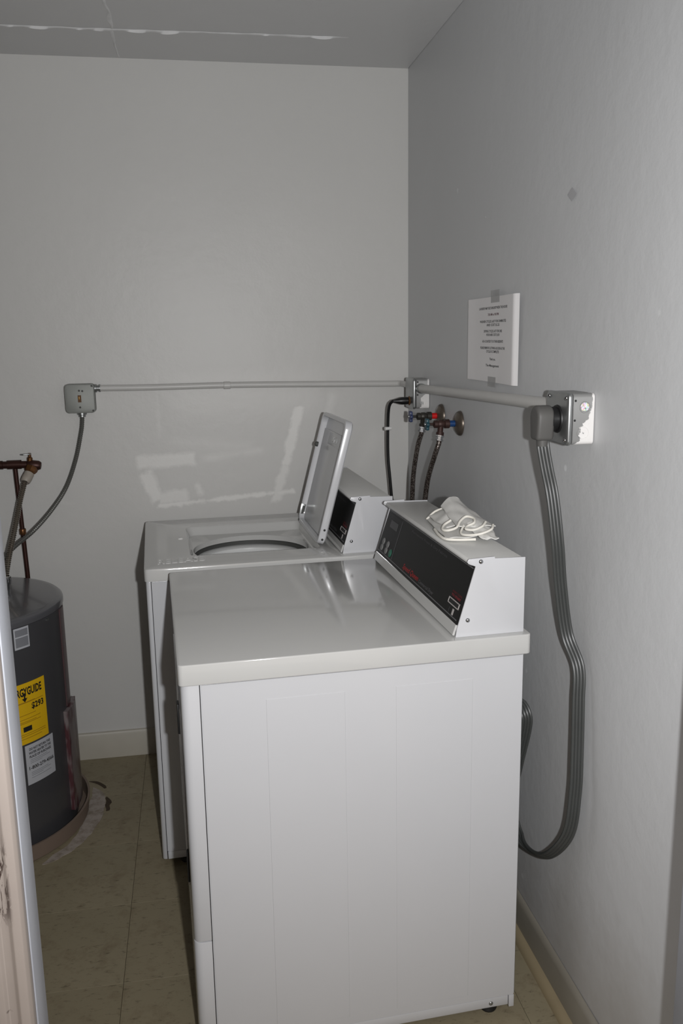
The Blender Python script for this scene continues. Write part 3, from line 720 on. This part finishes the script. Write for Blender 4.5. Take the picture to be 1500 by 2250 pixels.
sw = empty('switch_box', (-1.15, 0, 1.33), 0, 'square grey switch box with a brown toggle on the back wall', 'switch')
prism('box_body', [(x, z) for x, z in rrect(-1.199, -1.101, 1.281, 1.379, .012, 4)], 'y', -.040, 0, M_galvd, sw, bev=.001, seg=1, world=True)
cp = prism('cover_plate', rrect(-1.1985, -1.1015, 1.2815, 1.3785, .016, 5), 'y', -.048, -.0395, M_galvd, sw, bev=.003, seg=2, world=True)
box('toggle_slot', (-1.1555, -1.1445, -.0492, -.047, 1.318, 1.342), M_toggle_bg, cp, world=True)
box('toggle', (-1.1525, -1.1475, -.060, -.048, 1.328, 1.338), M_toggle, cp, bev=.001, world=True)
for x, z in ((-1.150, 1.357), (-1.150, 1.301), (-1.1395, 1.3555), (-1.108, 1.289), (-1.108, 1.372)):
    lathe('screw', [(0, .002), (.0025, .0018), (.0035, 0)], (x, -.048, z), (0, -1, 0), M_bumper, cp, world=True, n=10)
lathe('conduit_connector', [(.014, 0), (.014, .007), (.0105, .008), (.0105, .013), (.013, .014), (.013, .019)], (-1.101, -.022, 1.3625), (1, 0, 0), M_galv, sw, world=True, n=12)
lathe('cable_clamp', [(.016, 0), (.016, .006), (.012, .008), (.012, .014)], (-1.1485, -.022, 1.281), (0, 0, -1), M_galv, sw, world=True, n=12)
fx_ = empty('flexible_conduit', (-1.15, -.03, 1.26), 0, 'armoured grey cable curving from the switch box down to the water heater', 'cable')
P = resample(catmull([(-1.1485, -.024, 1.272), (-1.150, -.026, 1.25), (-1.1557, -.03, 1.2148), (-1.180, -.034, 1.1218), (-1.216, -.055, 1.030), (-1.262, -.11, .963), (-1.315, -.17, .908), (-1.3776, -.20, .860), (-1.430, -.22, .80), (-1.450, -.24, .752)], 12), .0034)
sweep('sheath', P, circ(.0079, 10), M_flex, fx_, world=True, rad=lambda i, s: 1.0 if i % 2 else .84, angle=10)

# ---------------------------------------------------------------- water valves and hoses
def valve(label, y, z, mp_, mh, mb, hot):
    v = empty('water_valve', (0, y, z), 0, label, 'valve')
    lathe('wall_flange', [(.037, 0), (.0365, .004), (.033, .009), (.025, .014), (.014, .018), (.010, .018)], (0, y, z), (-1, 0, 0), M_flange, v, world=True, n=32)
    lathe('supply_pipe', [(.0095, 0), (.0095, .040)], (0, y, z), (-1, 0, 0), mp_, v, world=True, n=18)
    b = lathe('valve_body', [(.012, .034), (.0135, .035), (.0135, .048), (.010, .050), (.012, .056), (.0125, .066), (.0095, .070), (.0115, .071), (.0115, .080), (.006, .083), (.004, .084), (.004, .099)], (0, y, z), (-1, 0, 0), mb, v, world=True, n=14)
    # angled outlet
    lathe('outlet', [(.0085, 0), (.0085, .020), (.0115, .021), (.0115, .034), (.0095, .036)], (-.060, y, z-.004), (-.15, -.25, -1), mb, v, world=True, n=14)
    h = empty('h', (0, 0, 0)); bpy.data.objects.remove(h)
    # lobed hand wheel
    pts = []
    for i in range(48):
        a = 2*math.pi*i/48; r = .0165+.0028*math.cos(a*6); pts.append((y+r*math.cos(a), z+r*math.sin(a)))
    hw = prism('handle', pts, 'x', -.106, -.097, mh, v, bev=.002, seg=2, world=True)
    lathe('handle_screw', [(0, .004), (.003, .003), (.004, 0)], (-.106, y, z), (-1, 0, 0), M_galv, hw, world=True, n=10)
    return v
valve('hot water valve with red pipe collar, farther back under the corner box', -.4387, 1.272, M_red, M_handle_b, M_valve, True)
valve('cold water valve with blue pipe collar and teal hand wheel', -.633, 1.266, M_blue, M_handle_t, M_valve2, False)
def hose(label, pts, top):
    h = empty('supply_hose', top, 0, label, 'hose')
    tube('braided_hose', resample(catmull(pts, 10), .006), .0078, M_braid, h, world=True, n=12)
    p0, p1 = Vector(pts[0]), Vector(pts[1]); ax = (p1-p0).normalized()
    lathe('hose_nut', [(.0085, 0), (.0130, .0008), (.0130, .005), (.0100, .006), (.0100, .012), (.0125, .013), (.0125, .017), (.0085, .018)], p0-ax*.004, ax, M_chrome, h, world=True, n=8, angle=25)
hose('braided hose hanging from the hot valve with the red collar', [(-.066, -.452, 1.237), (-.070, -.452, 1.218), (-.078, -.435, 1.172), (-.083, -.405, 1.083), (-.085, -.395, .996), (-.090, -.39, .92), (-.12, -.39, .84), (-.19, -.40, .80)], (-.066, -.452, 1.237))
hose('braided hose hanging from the cold valve with the blue collar', [(-.066, -.648, 1.231), (-.070, -.650, 1.212), (-.080, -.640, 1.172), (-.086, -.592, 1.098), (-.088, -.560, 1.014), (-.095, -.55, .93), (-.12, -.55, .85), (-.19, -.55, .81)], (-.066, -.648, 1.231))

# ---------------------------------------------------------------- notice on the right wall
nt = empty('notice', (-.003, -.86, 1.51), 0, 'white printed laundry notice taped to the right wall', 'sign')
pth = [Vector((x, y, 0)) for x, y in ((-.0050, -.7110), (-.0030, -.76), (-.0025, -.80), (-.0030, -.85), (-.0040, -.90), (-.0060, -.96), (-.0095, -1.02), (-.0125, -1.072), (-.0123, -1.079), (-.0105, -1.084), (-.0065, -1.092), (-.0045, -1.097))]
pp = resample(catmull(pth, 10), .002)
def on_paper(s, z, lift=0.0):
    f_ = max(0, min(len(pp)-1.001, s/.002)); i = int(f_); p = pp[i].lerp(pp[i+1], f_-i); t = (pp[i+1]-pp[i]).normalized(); nn = Vector((t.y, -t.x, 0))
    if nn.x > 0: nn = -nn
    q_ = p+nn*lift; return (q_.x, q_.y, z)
SLEN = .002*(len(pp)-1.01)
bm = bmesh.new(); rows = []
NS = 70
for i in range(NS+1):
    s = SLEN*i/NS; rows.append([bm.verts.new(on_paper(s, z, l)) for l in (0, .0003) for z in (1.400, 1.472, 1.545, 1.617)])
for a, b in zip(rows, rows[1:]):
    for k in range(3): bm.faces.new((a[k], a[k+1], b[k+1], b[k])); bm.faces.new((a[4+k], b[4+k], b[5+k], a[5+k]))
    bm.faces.new((a[0], b[0], b[4], a[4])); bm.faces.new((a[3], a[7], b[7], b[3]))
bm.faces.new(rows[0][:4]+rows[0][:3:-1]); bm.faces.new(rows[-1][:4]+rows[-1][:3:-1])
sh = fin('sheet', bm, M_paper, nt, world=True, smooth=True)
lines = [('LAUNDRY MAY BE DONE BETWEEN THE HOURS', .870, .232, M_ink), ('7:00 AM to 9:00 PM', .795, .088, M_ink_r), ('WASHER CYCLES LAST FOR 30 MINUTES', .715, .218, M_ink), ('AND COST $1.25', .673, .105, M_ink),
         ('DRYING CYCLES LAST FOR ONE', .600, .150, M_ink), ('HOUR AND COST $1.00', .558, .108, M_ink), ('AS A COURTESY TO OTHER RESIDENTS', .480, .172, M_ink), ('PLEASE REMOVE CLOTHING AS SOON AS THE', .402, .203, M_ink),
         ('CYCLE IS COMPLETE', .360, .105, M_ink), ('Thank you,', .272, .048, M_ink), ('The Management', .195, .110, M_ink)]
for s_, fr, wd, mt in lines:
    text_mesh('lettering', s_, .0088, lambda x, y, z, fr=fr: on_paper(.205+x, 1.400+.217*fr+y, .0008), mt, sh, world=True, width=wd, bold=.00012)
def patch_tape(s0, s1, z0, z1):
    vs = [on_paper(s, z, .0009) for s in (s0, (s0+s1)/2, s1) for z in (z0, z1)]
    mk('tape', vs, [(0, 1, 3, 2), (2, 3, 5, 4)], M_tape, nt, world=True)
patch_tape(.185, .255, 1.602, 1.633); patch_tape(.170, .235, 1.388, 1.414)
# scuffs: filled screw holes
dm = mk('wall_scuff', [(-.0006, -1.3372, 1.800), (-.0006, -1.359, 1.812), (-.0006, -1.381, 1.796), (-.0006, -1.359, 1.784)], [(0, 1, 2, 3)], simple('scuff_paint', (176, 176, 178), .5), wr)
mk('wall_scuff', [(-.0006, -.826, 1.822), (-.0006, -.832, 1.825), (-.0006, -.836, 1.819)], [(0, 1, 2)], simple('chip', (225, 225, 225), .6), wr)

# ---------------------------------------------------------------- water heater
HX, HY, HR, HT_ = -1.505, -.384, .2955, .743
pan = lathe('drain_pan', [(0, 0), (.322, 0), (.326, .004), (.330, .050), (.333, .052), (.333, .055), (.326, .055), (.322, .008), (0, .006)], (HX, HY, 0), (0, 0, 1), M_pan, n=72)
tag(pan, 'shallow brown drain pan under the water heater', 'drain pan')
wh = empty('water_heater', (HX, HY, .0062), 0, 'short fat charcoal water heater with yellow and white labels behind the door jamb', 'water heater')
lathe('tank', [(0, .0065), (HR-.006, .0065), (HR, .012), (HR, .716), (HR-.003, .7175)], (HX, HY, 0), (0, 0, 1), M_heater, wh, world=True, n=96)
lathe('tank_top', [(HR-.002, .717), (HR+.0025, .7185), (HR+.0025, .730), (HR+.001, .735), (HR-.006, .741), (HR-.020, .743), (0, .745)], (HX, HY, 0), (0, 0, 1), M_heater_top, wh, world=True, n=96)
def on_tank(a_deg, z, lift=0.0):
    a = R_(a_deg); return (HX+(HR+lift)*math.cos(a), HY+(HR+lift)*math.sin(a), z)
def tank_label(name, a0, a1, z0, z1, mat, parent=wh, lift=.0012):
    n = 14; vs = []
    for l in (0.0002, lift):
        for i in range(n+1):
            for z in (z0, z1): vs.append(on_tank(a0+(a1-a0)*i/n, z, l))
    N_ = 2*(n+1); fs = []
    for i in range(n):
        a, b, c, d = 2*i, 2*i+2, 2*i+3, 2*i+1
        fs += [(N_+a, N_+b, N_+c, N_+d), (a, d, c, b), (a, b, N_+b, N_+a), (d, N_+d, N_+c, c)]
    fs += [(0, N_, N_+1, 1), (2*n, 2*n+1, N_+2*n+1, N_+2*n)]
    return mk(name, vs, fs, mat, parent, world=True, smooth=True)
K = 180/math.pi/HR
def tank_text(s, a, z, size, mat, parent, width=None, bold=0):
    return text_mesh('lettering', s, size, lambda x, y, zz: on_tank(a+x*K, z+y, .0020), mat, parent, world=True, width=width, bold=bold)
sl = tank_label('rating_label', -49.6, -40.0, .652, .7155, M_label_w)
tank_label('print_line', -48.8, -40.8, .690, .710, M_label_faint2, sl, .0016); tank_label('print_line', -48.8, -40.8, .658, .686, M_label_faint2, sl, .0016)
yl = tank_label('energy_label', -60.5, -31.9, .360, .546, M_label_y)
tank_text('ENERGYGUIDE', -46.2, .519, .034, M_label_ink, yl, .118, .0012)
mk('arrow', [on_tank(-46.6+dx*K, .497+dz, .002) for dx, dz in ((-.0025, .02), (.0025, .02), (.0025, .004), (.009, .004), (0, -.008), (-.009, .004), (-.0025, .004))], [(0, 1, 2, 6), (3, 4, 5), (2, 3, 5, 6)], M_label_ink, yl, world=True)
tank_text('$293', -38.3, .470, .026, M_label_ink, yl, .044, .0008)
tank_label('black_bar', -49.0, -43.6, .398, .413, M_label_ink, yl, .0019)
for z in (.488, .486, .449, .436, .428, .424, .390, .384, .376):
    tank_label('print_line', -58.5, -34-3*((z*1000) % 3), z, z+.0012, M_label_faint, yl, .0017)
l2 = tank_label('service_label', -49.2, -28.8, .229, .354, M_label_w)
for s_, z, wd in (('DO NOT RETURN THIS', .339, .078), ('WATER HEATER TO THE', .327, .082), ('PLACE OF PURCHASE', .315, .080)):
    tank_text(s_, -39.2, z, .0105, M_label_ink, l2, wd, .0003)
tank_text('1-800-279-4566', -39.0, .280, .0150, M_label_ink, l2, .092, .0003)
for z in (.305, .300, .295, .265, .260, .255, .248): tank_label('print_line', -46.5, -32.5-2*((z*1000) % 4), z, z+.0011, M_label_faint2, l2, .0017)
# element access cover on the right side of the tank
tank_label('access_cover', -15, 8, .055, .390, M_access, wh, .014)
tank_label('edge_reflection', -9, 0, .395, .712, simple('reddish_reflection', (88, 66, 68), .35), wh, .003)  # pinkish light reflected along the tank edge, put into a strip's colour
lathe('cable_bushing', [(.016, 0), (.016, .006), (.012, .014), (.012, .020)], (-1.450, -.24, .7445), (0, 0, 1), M_galv, wh, world=True, n=12)
lathe('inlet_nipple', [(.012, 0), (.012, .020), (.016, .021), (.016, .040), (.012, .044)], (-1.392, -.275, .7405), (0, 0, 1), M_chrome, wh, world=True, n=10)
for x, y in ((-1.40, -.36), (-1.43, -.33)):
    lathe('screw', [(0, .004), (.004, .003), (.006, 0)], (x, y, .7435), (0, 0, 1), M_chrome, wh, world=True, n=10)
tank_label('rim_screw', -26, -24, .705, .712, M_galv, wh, .006)

# hot / cold piping by the heater
cp_ = empty('water_pipe', (-1.38, -.06, 1.12), 0, 'old copper pipe along the back wall turning down behind the water heater', 'pipe')
tube('horizontal_pipe', [(XL+.001, -.060, 1.118), (-1.5, -.060, 1.1175), (-1.335, -.060, 1.1155)], .0125, M_copper, cp_, world=True, n=16)
lathe('coupling', [(.0125, 0), (.0148, .001), (.0148, .028), (.0125, .029)], (-1.412, -.060, 1.1165), (-1, 0, 0), M_copper, cp_, world=True, n=16)
lathe('tee', [(.0155, -.022), (.0155, .022)], (-1.376, -.060, 1.1165), (1, 0, 0), M_copper, cp_, world=True, n=16)
tube('drop_pipe', [(-1.3745, -.060, 1.110), (-1.3660, -.056, .74), (-1.3655, -.055, .10), (-1.3655, -.055, .0)], .0076, M_copper, cp_, world=True, n=12)
lathe('solder_joint', [(.0100, 0), (.0112, .002), (.0112, .018), (.0100, .02)], (-1.3690, -.058, .875), (0, 0, 1), M_brass, cp_, world=True, n=12)
lathe('elbow', [(0, -.024), (.013, -.022), (.0165, -.012), (.0165, .014), (.012, .022), (0, .024)], (-1.312, -.062, 1.113), (1, 0, -.15), M_copper, cp_, world=True, n=16)
lathe('union_nut', [(.012, 0), (.0215, .002), (.0215, .012), (.018, .020), (.014, .024)], (-1.318, -.066, 1.108), (-.35, -.45, -.75), M_brass, cp_, world=True, n=8, angle=25)
bv = lathe('bleed_valve', [(.009, 0), (.009, .014), (.005, .018), (.005, .030), (0, .031)], (-1.325, -.062, 1.124), (.05, 0, 1), M_brass, cp_, world=True, n=12)
prism('valve_lever', [(-1.352, -.074), (-1.342, -.082), (-1.322, -.078), (-1.318, -.064), (-1.330, -.056), (-1.348, -.062)], 'z', 1.149, 1.153, M_galv, cp_, bev=.0015, world=True)
sh_ = empty('heater_connector', (-1.36, -.17, .95), 0, 'corrugated steel connector dropping from the copper pipe to the water heater top', 'hose')
P = resample(catmull([(-1.338, -.112, 1.066), (-1.343, -.125, 1.045), (-1.352, -.150, 1.005), (-1.366, -.19, .93), (-1.378, -.225, .87), (-1.386, -.26, .82), (-1.392, -.275, .782)], 12), .0034)
sweep('corrugated_tube', P, circ(.0100, 12), M_steelflex, sh_, world=True, rad=lambda i, s: 1.0 if i % 2 else .78, angle=12)
lathe('upper_sleeve', [(.0125, 0), (.0165, .002), (.0170, .022), (.0160, .034), (.0135, .038)], (-1.325, -.086, 1.090), (-.35, -.62, -.72), M_fit, sh_, world=True, n=16)
lathe('lower_nut', [(.0165, 0), (.0165, .016), (.013, .018)], (-1.392, -.275, .770), (0, 0, 1), M_chrome, sh_, world=True, n=8, angle=25)
